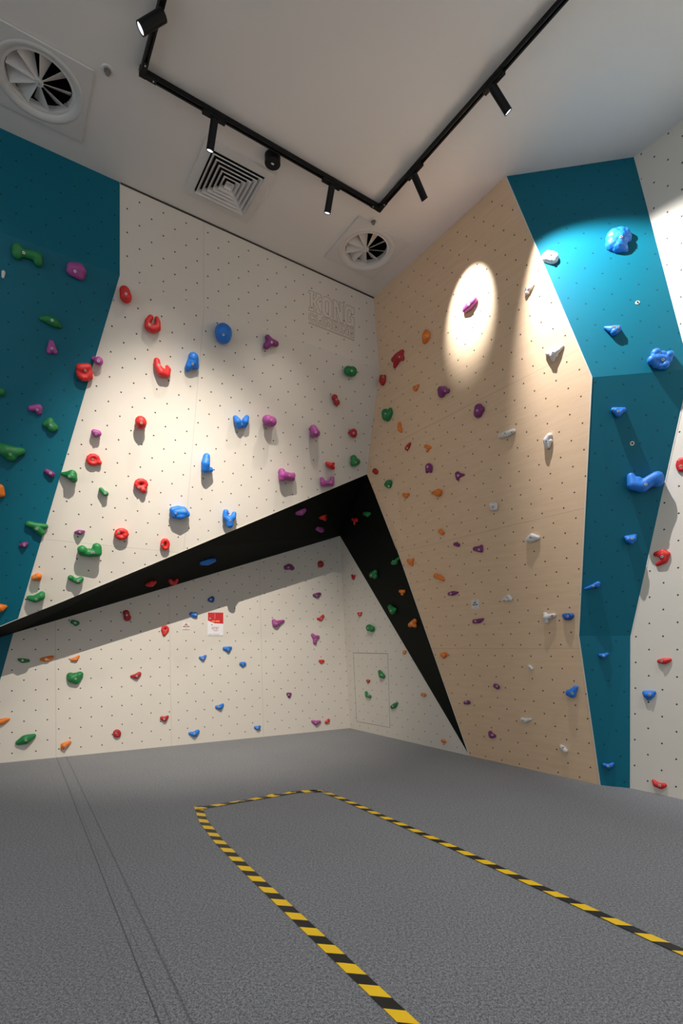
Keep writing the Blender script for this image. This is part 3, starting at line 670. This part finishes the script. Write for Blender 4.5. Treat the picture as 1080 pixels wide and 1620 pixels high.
H = [
# left teal wall
('e','green',[[(98,765,24),(96,800,24)],[(98,775,24),(135,795,20),(180,805,22),(213,815,26),(218,845,22)]],[(135,792)],'large green bone-shaped hold, highest hold on the dark teal wall',GT,.5),
('e','pink',[[(412,880,28),(450,885,30)],[(405,895,24),(455,918,24)],[(465,895,22)]],[(427,897)],'chunky pink block hold high on the dark teal wall, right of the green bone',GT,.5),
('e','white',[[(20,903,9),(16,930,6)]],[],'tiny white foothold near the photo edge, below the large green bone hold',GT,.4),
('i','green',[[(236,230,11),(275,235,22),(310,252,24),(340,272,12)]],[(297,240)],'green slug-shaped hold on dark teal wall, between pink block and pink arch',GT,.5),
('i','pink',[[(293,368,14),(280,418,13)],[(293,368,14),(313,420,12)],[(284,395,12),(303,398,12)]],[(295,400)],'pink arch-shaped hold with two feet on the dark teal wall',GT,.5),
('i','red',[ring(480,538,28,30,18),[(458,512,22),(500,508,20)],[(512,562,16),(470,520,16),(490,522,14)]],[(485,525)],'red hold with an open mouth, straddling the teal and cream border',GL,.6),
('i','pink',[[(533,458,10),(545,463,12)],[(562,472,22)]],[(560,472)],'small pink keyhole-shaped hold just above the red open-mouth hold',GL,.6),
('i','green',[[(2,648,22)]],[],'green hold cut by the photo edge, level with the red open-mouth hold',GT,.5),
('i','pink',[[(178,742,15),(220,738,18),(222,762,14)]],[(212,750)],'pink arrow-shaped hold directly above the green diamond on the teal wall',GT,.5),
('i','green',[[(285,815,20),(260,833,15)],[(285,830,22),(312,848,18)],[(295,852,22)]],[(289,837)],'green diamond-shaped hold on the dark teal wall, beneath the pink arrow',GT,.5),
('i','green',[[(0,962,24),(35,985,34),(85,990,28),(125,985,18)],[(60,1015,28)]],[(58,1003)],'big green three-armed hold on the teal wall at the photo edge',GT,.5),
('j','purple',[[(266,164,13),(292,180,17)]],[(287,175)],'small purple oval hold on the teal wall, beside the green hold on the border',GT,.5),
('j','orange',[[(0,258,20),(5,292,20)]],[],'upper of the two orange holds cut by the photo edge',GT,.5),
('j','green',[[(165,465,17),(205,475,18),(258,478,14)],[(212,490,20),(235,512,18)]],[(210,492)],'green three-pronged hold low on the teal wall, tip touching the cream border',GT,.6),
('j','purple',[[(113,588,6),(135,583,14),(150,576,9)]],[(138,585)],'tiny purple hold on the teal wall, under the green three-pronged hold',GT,.6),
('j','orange',[[(0,942,22),(32,934,8)]],[],'lower orange wedge cut by the photo edge, just above the black overhang tip',GT,.5),
# cream overhang, left to right
('i','red',[[(710,75,27),(716,106,31)]],[(717,90)],'smooth red egg-shaped hold, highest red one on the cream wall',GL,.4),
('i','red',[[(858,224,14),(840,248,15),(842,278,18),(872,290,21),(896,284,18),(899,252,14),(893,230,11)]],[(852,265)],'red horseshoe-shaped hold opening upward, under the red egg',GL,.45),
('i','red',[[(893,472,16),(897,505,18),(918,535,23),(945,545,21),(958,522,14),(952,506,9)]],[(905,495)],'red hooked crescent hold under the red horseshoe on the cream wall',GL,.5),
('i','red',[[(802,818,30),(802,832,27)]],[(805,825)],'round red dome hold on the cream wall, midway down below the crescent',GL,.6),
('i','pink',[[(538,878,16),(558,884,17),(545,892,14)]],[(547,889)],'small mauve block hold on the cream overhang, directly above a red ring',GL,.7),
('i','red',[ring(530,1034,27,22,12),[(515,1020,10),(552,1046,10)],[(565,1050,13)]],[(526,1032)],'tilted red ring hold near the teal border, under the small mauve block',GL,.5),
('j','green',[[(356,179,9),(385,183,16),(412,180,22),(418,208,20)],[(408,195,24)]],[(395,193)],'green fan-shaped hold whose tip meets the teal border',GL,.7),
('j','green',[[(575,268,11),(588,285,12),(602,292,14)]],[(598,290)],'tiny green dumbbell hold between the green fan and a red ring',GL,.7),
('j','red',[ring(803,238,26,20,13),[(815,270,15),(820,280,11)],[(785,250,12)]],[(790,256)],'red ring hold with a pointed chin, directly under the round red dome',GL,.6),
('j','purple',[[(430,512,6),(452,512,13),(477,507,6)]],[(455,512)],'tiny purple lens-shaped hold above the big green bean hold',GL,.6),
('j','green',[[(468,612,24),(468,624,22),(510,630,22),(553,626,24),(552,597,23)],[(500,625,20),(520,626,20)]],[(522,628),(533,626)],'large green bean-shaped hold casting a long shadow on the cream wall',GL,.75),
('j','red',[ring(692,522,26,20,14),[(712,528,15)]],[(675,512)],'red triangular ring hold, right of the large green bean',GL,.6),
('j','red',[ring(940,580,16,24,10)],[(925,582)],'slim red ring hold just above the black overhang, under the blue slab',GL,.6),
('j','orange',[[(197,772,15),(218,762,17),(218,776,14)]],[(205,770)],'only orange hold on the cream overhang, beside the teal border',GL,.6),
('j','green',[[(168,886,14),(200,892,20),(232,877,21),(240,862,14)]],[(207,893)],'green banana-shaped hold in the narrow cream corner by the teal border',GL,.6),
('j','green',[[(402,770,14),(420,783,12),(445,790,16),(462,778,13)]],[(443,790)],'green dumbbell hold inside the shadow of the large green bean',GL,.6),
('f','blue',[[(233,464,41),(233,478,37)]],[(233,475)],'big round blue disc hold, highest blue one on the cream wall',GL,.25),
('f','blue',[[(82,590,21),(62,630,18),(50,646,12)],[(82,590,24),(94,635,15)],[(78,612,22)]],[(78,622)],'blue arch-shaped hold between the red crescent and the blue disc',GL,.5),
('f','purple',[[(455,488,12),(468,510,17),(497,520,13)],[(468,510,17),(447,533,14)]],[(476,513)],'dark pink three-lobed hold right of the blue disc',GL,.4),
('f','green',[[(860,656,21),(880,660,23)]],[(877,656)],'smooth green oval hold on the cream wall under the engraved lettering',GL,.4),
('f','crimson',[[(792,790,14)],[(797,802,9)],[(803,815,14)]],[(800,800)],'small red figure-eight hold under the green oval',GL,.4),
('l','blue',[[(404,218,12),(418,240,18),(424,264,15)],[(470,217,12),(460,240,18),(455,262,14)],[(424,262,12),(455,262,12)]],[(439,256)],'blue butterfly-shaped hold in the middle of the cream overhang',GL,.7),
('l','pink',[[(588,232,27),(612,240,26),(602,248,22)]],[(608,232)],'rounded pink bun hold right of the blue butterfly',GL,.8),
('l','blue',[[(241,440,18),(235,480,23),(232,512,20),(262,515,15)]],[(246,460)],'blue boot-shaped hold casting a long thin shadow',GL,.8),
('l','pink',[[(847,280,19),(857,303,24)],[(865,308,20)],[(845,318,15)]],[(862,303)],'pink pear-shaped hold between the pink bun and the wall corner',GL,.6),
('l','pink',[[(668,525,17),(670,562,19)],[(675,545,21),(725,555,18)],[(732,545,13),(728,566,14)]],[(712,547)],'wide pink bow-shaped hold casting a shadow, above the black overhang',GL,.8),
('l','red',[[(926,480,9),(945,490,13),(960,504,10)],[(945,488,10),(963,481,7)]],[],'small red knobbly hold just above the narrow-waisted pink hold',GL,.7),
('l','pink',[[(897,568,10),(902,597,13)],[(900,588,13),(925,592,13),(945,590,13)],[(957,563,9),(952,596,13)]],[(948,588)],'narrow-waisted pink hold touching the top edge of the black overhang',GL,.7),
('l','blue',[[(48,745,17),(55,775,16),(90,780,18),(128,768,16),(110,742,15),(78,736,15),(48,745,17)],[(60,758,18),(115,758,18)]],[(65,765),(112,750)],'wide blue slab hold with a shallow dish, above the slim red ring',GL,.8),
('l','blue',[[(350,755,14),(347,785,15),(370,800,18),(372,828,18)],[(370,800,18),(392,785,14),(398,765,11)]],[(376,805)],'blue wrench-shaped hold with two prongs up, beside the blue slab',GL,.8),
('n','green',[[(285,304,16),(287,332,19),(305,326,17)]],[(298,330)],'green heart-like hold on the cream wall near the apex of the black overhang',GL,.4),
('n','crimson',[[(262,160,8),(285,158,18),(286,168,18)]],[(285,163)],'small red hold with a pointed side, near the corner above the green heart',GL,.4),
# black undersides
('l','blue',[[(212,1046,12),(245,1040,18),(281,1030,12)]],[],'blue lozenge hold, the only blue one under the black overhang',GS,.35),
('j','red',[[(840,808,11),(860,803,18),(882,795,9)]],[],'red fin-shaped hold under the black overhang, beside the red horseshoe stub',GS,.35),
('j','red',[[(968,786,10),(978,798,12),(995,798,12),(1006,784,9)]],[],'red notched hold under the black overhang, between red fin and blue lozenge',GS,.35),
('l','pink',[[(755,762,10),(778,757,17),(795,746,12)]],[(780,758)],'larger pink wedge under the black overhang, below the narrow-waisted pink hold',GS,.35),
('l','red',[[(888,788,8),(905,785,13),(914,797,9)],[(916,776,6)]],[],'red triangular hold under the black overhang, above the smaller pink pebble',GS,.35),
('l','pink',[[(872,850,12),(893,857,15)]],[],'smaller pink pebble under the black overhang near its inner corner',GS,.35),
('u','red',[[(315,548,12),(345,555,16)],[(332,560,14),(328,588,8)]],[],'red triangular hold in the inner corner of the black overhang, left of a green cap',GS,.35),
('u','green',[[(415,500,15),(440,506,20),(458,500,10)]],[],'green cap-shaped hold in the inner corner, right of a red triangle',GS,.4),
('u','green',[[(475,1025,22),(505,1000,20)],[(505,1035,22)]],[(470,1028)],'green arrowhead hold in the middle of the black strip beside the birch wall',GS,.4),
('u','green',[[(655,920,16),(680,915,20)],[(680,905,14),(702,884,10)]],[(655,905)],'green hold poking out at the birch edge of the black strip',GS,.4),
('u','orange',[[(720,1163,13),(750,1165,14)],[(737,1185,14)]],[(735,1165)],'upper, smaller orange hold on the black strip',GS,.4),
('u','green',[[(632,1298,20),(655,1330,30),(672,1320,18)]],[(637,1330)],'largest green hold on the black strip, between the two orange holds',GS,.45),
('u','orange',[[(805,1450,20),(842,1418,20)],[(845,1458,16),(825,1440,22)]],[(815,1440)],'lower, larger orange hold on the black strip',GS,.4),
# lower recessed walls
('k','green',[[(415,158,11),(440,165,11)],[(432,170,11)]],[(428,163)],'dark green small hold in the shade under the thin end of the overhang',GR,.3),
('k','crimson',[[(718,108,17)],[(725,134,19)]],[(722,120)],'dark red double-lobed hold in the shaded band under the overhang',GR,.35),
('k','red',[ring(940,198,13,12,8),[(926,205,8),(934,230,8)],[(953,205,8),(934,230,8)]],[(938,210)],'red open loop hold on the lower cream wall, beside the small pale sticker',GR,.35),
('k','green',[[(107,372,6),(130,379,12),(160,379,8)]],[(128,377)],'thin green bird-shaped hold low on the cream wall by the teal tip',GR,.4),
('k','orange',[[(236,372,8),(265,370,14),(298,358,8)]],[(262,370)],'long orange wedge hold, left of the smaller orange wedge at the same height',GR,.4),
('k','orange',[[(410,374,8),(430,371,11),(448,353,5)]],[(428,371)],'smaller orange wedge hold directly above the big green boulder-like hold',GR,.4),
('k','green',[[(400,465,18),(410,480,24),(432,492,20),(455,458,17)],[(430,470,22)]],[(430,482)],'big green boulder-like hold on the lower cream wall below a small orange wedge',GR,.45),
('k','crimson',[[(748,468,6),(775,468,14),(793,453,10)]],[(780,468)],'red teardrop hold on the lower cream wall, beside the big green boulder-like hold',GR,.4),
('k','crimson',[[(922,706,10),(937,712,13),(954,697,6)]],[(935,712)],'small red hold with pointed tip, low on the cream wall near the blue holds',GR,.4),
('k','orange',[[(2,728,16),(28,718,12),(49,711,6)]],[],'orange wedge cut by the photo edge, above the big green leaf',GR,.4),
('k','green',[[(103,846,13),(145,828,25),(192,806,11)]],[(147,832)],'big green leaf-shaped hold just above the carpet',GR,.5),
('k','orange',[[(354,878,8),(366,862,16),(397,842,7)],[(356,858,9)]],[(370,870)],'orange wedge hold just above the carpet, nearest the green leaf',GR,.45),
('k','crimson',[ring(666,794,11,12,11)],[(662,792)],'small round red hold with a slot, low on the cream wall by the carpet',GR,.4),
('m','blue',[[(154,402,11),(175,408,13),(178,400,9)]],[(178,405)],'small blue hold right above the small pale sticker',GR,.4),
('m','darkblue',[[(257,320,10),(272,312,12),(270,324,11)]],[(264,318)],'dark blue hold in the shade right above the red and white poster',GR,.4),
('m','blue',[[(341,597,9),(360,599,12),(376,594,8)],[(363,609,11)]],[(363,603)],'largest blue hold below the red and white poster',GR,.4),
('m','blue',[[(202,649,6),(218,655,11),(233,640,6)]],[(220,655)],'blue smiling hold below and left of the poster',GR,.4),
('m','blue',[[(436,684,9),(456,684,9)],[(446,695,8)]],[(447,688)],'blue triangular hold, farthest from the poster to its lower right',GR,.4),
('m','blue',[[(297,930,8),(317,932,13),(331,918,7)]],[(308,930)],'blue hold alone midway between the poster and the carpet',GR,.4),
('m','blue',[[(143,1080,6),(170,1086,14),(189,1070,10)]],[(170,1082)],'wide blue hold just above the carpet, leftmost of the two blue ones there',GR,.4),
('m','blue',[[(516,1046,6),(532,1051,11),(543,1041,5)]],[(530,1050)],'small blue hold just above the carpet, between wide blue and purple holds',GR,.4),
('m','purple',[[(692,137,12),(710,131,15),(728,140,11)]],[(706,136)],'dark purple bean hold in the shade under the overhang',GR,.4),
('m','pink',[[(622,440,10),(632,458,17),(650,450,12),(678,440,6)]],[(640,455)],'purple pyramid hold alone on the lower cream wall under the dark purple bean',GR,.5),
('m','purple',[[(852,294,8),(868,296,12)],[(870,290,10),(884,287,8)]],[(868,298)],'purple hold lying at the shadow edge under the overhang near the inner corner',GR,.4),
('m','pink',[[(842,520,8),(855,535,12),(874,532,9)],[(857,545,11),(856,562,10)]],[(862,545)],'purple three-petalled hold near the inner corner, between two red chips',GR,.4),
('m','purple',[[(702,856,7),(716,856,7)],[(709,865,9),(710,875,4)]],[(708,862)],'tiny purple hold low on the cream wall, nearest the carpet after the wide purple one',GR,.4),
('m','pink',[[(842,1012,6),(863,1021,12),(884,1014,7)]],[(863,1020)],'wide purple hold just above the carpet, beside a small red chip',GR,.4),
('m','crimson',[ring(889,117,8,10,9)],[(889,117)],'dark red oval hold with a slit, shaded under the overhang near the inner corner',GR,.35),
('m','red',[[(872,428,5),(888,430,9),(902,413,8)]],[(893,428)],'red chip hold above the purple three-petalled hold',GR,.4),
('m','red',[[(884,668,6),(903,669,7)],[(893,678,6)]],[(893,674)],'tiny red triangular hold below the purple three-petalled hold',GR,.4),
('m','red',[[(921,1017,8),(935,1005,7)]],[(925,1012)],'tiny red hold just above the carpet, beside the wide purple hold',GR,.4),
('o','crimson',[[(277,110,6),(283,124,8)],[(291,112,5),(286,130,5)]],[],'tiny red heart-shaped hold at the top of the recessed wall past the inner corner',GR,.35),
('o','red',[[(312,326,6),(321,333,9),(330,322,4)]],[(320,330)],'tiny red hold directly above the round green hold on the recessed wall',GR,.4),
('o','green',[[(373,407,18),(388,414,17)]],[(366,410)],'round green hold casting a small shadow above the access hatch',GR,.6),
('o','green',[[(433,657,9),(443,678,15),(454,684,11)]],[(443,675)],'green drop-shaped hold, upper one on the access hatch',GR,.5),
('o','crimson',[[(362,708,5),(374,709,5)],[(368,716,6)]],[(368,712)],'tiny red hold on the access hatch between two green holds',GR,.4),
('o','green',[[(356,776,7),(360,793,9),(378,800,8)]],[(368,792)],'green hooked hold, lowest one on the access hatch',GR,.5),
('o','green',[[(504,858,10),(518,850,12),(533,836,5)]],[(508,855)],'green drop-shaped hold just right of the access hatch',GR,.5),
('o','orange',[ring(574,547,5,5,6,6)],[(573,547)],'orange knob against the black strip, highest of three on the recessed wall',GR,.4),
('o','orange',[[(675,787,8),(690,790,9)]],[(682,790)],'orange knob on the recessed wall, middle of three along the black strip',GR,.4),
('o','orange',[[(790,1050,8),(803,1055,9)]],[(795,1052)],'orange knob on the recessed wall, nearest the carpet of three',GR,.4),
# birch wall
('g','crimson',[[(225,680,14),(250,668,24),(272,638,13)],[(262,660,20),(278,675,10)],[(245,680,20),(232,718,10)]],[(256,665)],'crimson star-shaped hold high on the birch wall near the corner',GW,.3),
('g','crimson',[[(154,778,10),(158,800,16)],[(173,778,10),(167,800,15)],[(163,812,14)]],[(165,780)],'crimson tooth-shaped hold under the crimson star, next to the corner',GW,.35),
('g','orange',[[(408,522,11),(410,548,23),(402,576,13)]],[(408,550)],'tall orange hold high on the birch wall, just above the crimson star',GW,.4),
('g','pink',[[(632,395,16),(655,372,22),(684,343,17)]],[(653,365)],'glossy pink hold inside the bright light pool on the birch wall',GW,.5),
('g','orange',[[(344,842,11),(350,848,11),(364,828,7)]],[(352,840)],'small orange hold level with the double-domed purple hold',GW,.4),
('g','purple',[[(493,852,18),(497,875,19)],[(508,855,20)],[(532,858,12)]],[(517,858)],'double-domed purple hold below the bright light pool',GW,.6),
('g','purple',[[(708,955,22),(706,985,24)],[(724,965,18)]],[(700,970)],'dark purple oval hold with dimples below the light pool',GW,.4),
('g','green',[[(178,985,22),(186,1000,27),(202,985,18),(205,966,11)]],[(177,988)],'green heart-shaped hold near the top of the pale birch strip',GW,.4),
('g','orange',[[(257,1043,8),(259,1072,12),(268,1088,7)]],[],'slim upright orange hold next to the larger green heart on birch',GW,.35),
('g','white',[[(984,285,13),(1000,272,13),(1020,252,6)],[(985,298,12)]],[(978,275)],'white wedge hold high on birch, left of the white oval disc',GW,.5),
('n','crimson',[[(588,250,11),(594,240,11),(605,224,7)]],[(590,248)],'small crimson drop hold next to the orange triangular hold on birch',GW,.4),
('n','orange',[[(695,238,9),(719,246,8)],[(705,262,8)]],[(704,250)],'orange triangular hold on birch above the fang-like purple hold',GW,.4),
('n','purple',[[(712,354,18),(703,382,8)],[(717,360,17),(725,382,7)]],[(705,355)],'purple fang-like hold with two points on the birch wall',GW,.4),
('n','purple',[[(876,395,13),(877,422,9)],[(885,402,12),(912,401,5)]],[(880,405)],'purple dart-shaped hold right of the purple fangs',GW,.4),
('n','crimson',[[(405,378,13),(412,384,13)]],[],'small round crimson hold on the pale birch strip above the black apex',GW,.4),
('n','green',[[(470,455,11),(487,446,17)],[(485,462,14)],[(480,452,18)]],[(485,465)],'green rounded triangle hold on the pale birch strip',GW,.4),
('n','orange',[[(570,513,9),(583,524,10),(595,512,8)]],[(583,518)],'small knobbly orange hold along the fold of the birch wall',GW,.4),
('n','orange',[[(735,503,7),(752,503,14),(768,502,20)]],[(748,507)],'orange shell-shaped hold under the purple dart on birch',GW,.45),
('n','orange',[[(778,720,11),(790,732,11)]],[],'small orange pebble hold just above the lower birch panel joint',GW,.4),
('n','orange',[[(596,888,9),(610,902,12),(622,884,8)],[(618,912,8)]],[(610,895)],'orange heart-like hold touching the black strip on the birch wall',GW,.4),
('n','orange',[[(752,975,13),(775,984,12),(796,998,8)]],[(750,975)],'orange pick-shaped hold on birch, lower right of the orange heart-like hold',GW,.4),
('n','purple',[[(862,795,9),(880,800,10)],[(873,787,5)]],[],'small purple two-bump hold just left of the purple molar hold',GW,.4),
('n','purple',[[(976,822,12),(1000,822,16)],[(1012,808,9),(1012,833,9)]],[(998,826)],'purple molar-shaped hold under the white perforated block',GW,.4),
('o','purple',[[(828,214,8),(850,211,12),(877,207,5)]],[(838,213)],'slim purple hold left of the small white sticker on birch',GW,.4),
('o','purple',[[(972,371,11),(1000,368,12),(1022,358,5)]],[(978,370)],'slim purple hold directly under the small white sticker on birch',GW,.4),
('o','orange',[[(787,562,10),(805,560,13),(798,573,9)]],[(797,565)],'orange swirl hold beside the black strip, under the camera-high panel joint',GW,.4),
('o','purple',[[(920,834,9),(938,832,11)]],[(925,830)],'small purple hold low on birch, upper left of the purple kidney hold',GW,.4),
('r','purple',[[(257,430,8),(262,442,11),(276,443,6)]],[(265,440)],'purple kidney-shaped hold low on birch nearest the carpet',GW,.4),
('r','purple',[[(279,229,9),(288,235,9)]],[(285,231)],'small purple hold on birch, below the slim white knob',GW,.4),
('p','white',[[(305,139,8),(320,142,13),(343,142,19),(372,122,13),(398,98,5)],[(340,150,18),(342,168,13),(344,182,6)],[(358,150,12)]],[(340,137)],'white triangular shard hold high on birch near the teal border',GW,.6),
('p','white',[[(42,612,13),(78,600,16),(115,583,11)]],[(68,596),(106,590)],'long white sausage hold with two bolts on the birch wall',GW,.6),
('p','white',[[(320,610,15),(303,635,18),(310,668,15)],[(325,640,12)]],[(302,640),(320,657)],'white almond-shaped hold with two bolts, right of the white sausage',GW,.6),
('q','white',[[(172,55,11),(190,57,11),(190,73,10),(174,73,10),(172,55,11)],[(181,64,12)]],[(178,65)],'white perforated square block hold on birch',GW,.7),
('q','white',[[(345,222,11),(363,205,13),(393,212,8)],[(360,220,13),(385,215,8)]],[(357,211)],'large white wedge hold on the lower birch panel, above the blue half moon',GW,.7),
('q','white',[[(228,507,7),(252,490,9),(262,503,9)],[(245,503,11)]],[(245,496)],'small white wedge hold right of the white sticker',GW,.7),
('q','white',[[(426,577,10),(432,608,10)],[(430,590,13),(468,580,8)]],[(460,583)],'white prow-shaped hold touching beside the blue half moon',GW,.7),
('q','darkblue',[[(518,582,10),(550,582,12)],[(527,590,13),(542,590,13)]],[(532,586)],'blue half moon hold near the teal border of the birch wall',GW,.4),
('q','white',[[(352,824,8),(361,833,8)]],[(353,830)],'slim white knob hold on birch under the long panel joint',GW,.6),
('r','white',[[(394,373,8),(404,378,9),(430,372,4)]],[(398,377)],'small white pointed hold low on birch, above the white peg',GW,.6),
('r','white',[[(560,487,6),(568,495,9),(578,506,9)]],[(568,493)],'small white peg hold nearest the carpet on birch',GW,.6),
('r','blue',[[(594,260,14),(606,265,15)],[(605,258,15),(624,236,8)]],[(606,262)],'blue pear-shaped hold low on birch by the teal border',GW,.5),
# right teal strip
('h','white',[[(308,600,30),(338,608,31)]],[(330,583),(345,612)],'white oval disc hold on the birch and teal border',GO,.12),
('h','blue',[[(688,488,42),(715,478,40),(742,474,33)],[(765,482,20),(772,500,13)],[(684,520,40),(710,532,38),(735,545,26),(756,562,10)],[(712,505,44)],[(740,508,26)]],[(727,485)],'big bright blue rough disc with a bite, top of the right teal strip',GO,.2),
('h','blue',[[(636,1002,6),(675,1012,18),(706,1012,20)],[(690,1025,20)]],[(686,998),(709,1000)],'small blue beak-shaped hold between the bitten disc and the blue flower',GO,.5),
('p','blue',[[(925,140,25)],[(904,178,24)],[(925,205,18)],[(950,214,17)],[(980,207,20)],[(1003,150,22)],[(1000,180,16)],[(962,148,20)],[(935,172,24),(975,176,20)]],[(965,177)],'blue flower-shaped hold with round lobes on the right teal strip',GO,.6),
('p','blue',[[(683,462,12),(742,463,13)],[(695,468,14),(712,486,15),(728,470,14)]],[(712,470)],'small blue bowl-shaped hold with a long slanting shadow',GO,.9),
('p','blue',[[(783,842,20),(795,890,28),(850,898,32),(890,868,32),(930,848,34)],[(935,865,34)],[(820,870,26)]],[(868,887)],'very large blue wavy hold in the middle of the right teal strip',GO,.8),
('q','blue',[[(811,212,9),(852,204,8)],[(822,222,13),(845,218,13)],[(835,230,12)]],[(838,215)],'blue horned hold below the very large wavy hold',GO,.9),
('q','blue',[[(616,454,4),(650,443,8),(677,430,10)],[(675,438,10)]],[(655,441)],'blue thin wedge hold pointing at the birch border',GO,1.0),
('q','blue',[[(684,768,5),(703,773,10),(721,764,6)]],[(703,771)],'blue crescent hold just under the lower crease of the teal strip',GO,.9),
('r','blue',[[(742,566,6),(762,573,9),(780,563,6)],[(770,570,9)]],[(760,572)],'blue crescent hold at the foot of the teal strip near the carpet',GO,.8),
# far right cream wall
('s','red',[ring(362,645,20,28,14),[(350,630,16),(352,665,14)]],[(355,652)],'red hold with a bolt hole cut by the right photo edge',GH,.35),
('q','red',[[(952,290,11),(985,283,16),(1004,292,14),(992,320,14),(962,337,10)],[(985,295,18)]],[(980,302)],'large red claw-shaped hold opening toward the teal strip',GH,.4),
('q','red',[[(968,798,9),(992,798,14),(1017,792,8)]],[(978,798)],'red lens-shaped hold above the blue triangular one on the far right wall',GH,.4),
('r','blue',[[(918,260,10),(956,259,8)],[(925,268,13),(945,268,12),(932,284,8)]],[(936,268)],'blue rounded triangle, only blue hold on the far right cream wall',GH,.45),
('r','red',[[(954,636,6),(965,650,11),(985,658,12),(1000,654,9)]],[(980,655)],'red hooked hold just above the carpet on the far right wall',GH,.45),
]
import time; _t = time.time()
for h_ in H: hold(*h_)
print('holds', len(H), 'in', round(time.time()-_t, 1), 's')
# bare bolt washers left on the teal strip
for (x, y), lab in (((1008, 479), 'bare bolt washer on the bright upper teal facet'), ((999.5, 701.5), 'bare bolt washer inside the slanting shadow on the teal strip')):
    P, pl_, _ = hit(x, y); root = empty('bolt_washer', P); prop(root, lab, 'washer', 'bare bolt washers')
    bm = bmesh.new(); add_cyl(bm, P, P+pl_.n*.004, .016, .015, 24); bm_obj('washer', bm, plain('washer_zinc', (.75, .68, .5), .4), root)
    bm = bmesh.new(); add_cyl(bm, P+pl_.n*.004, P+pl_.n*.008, .0085, .008, 6); bm_obj('bolt_head', bm, MHOLE, root)
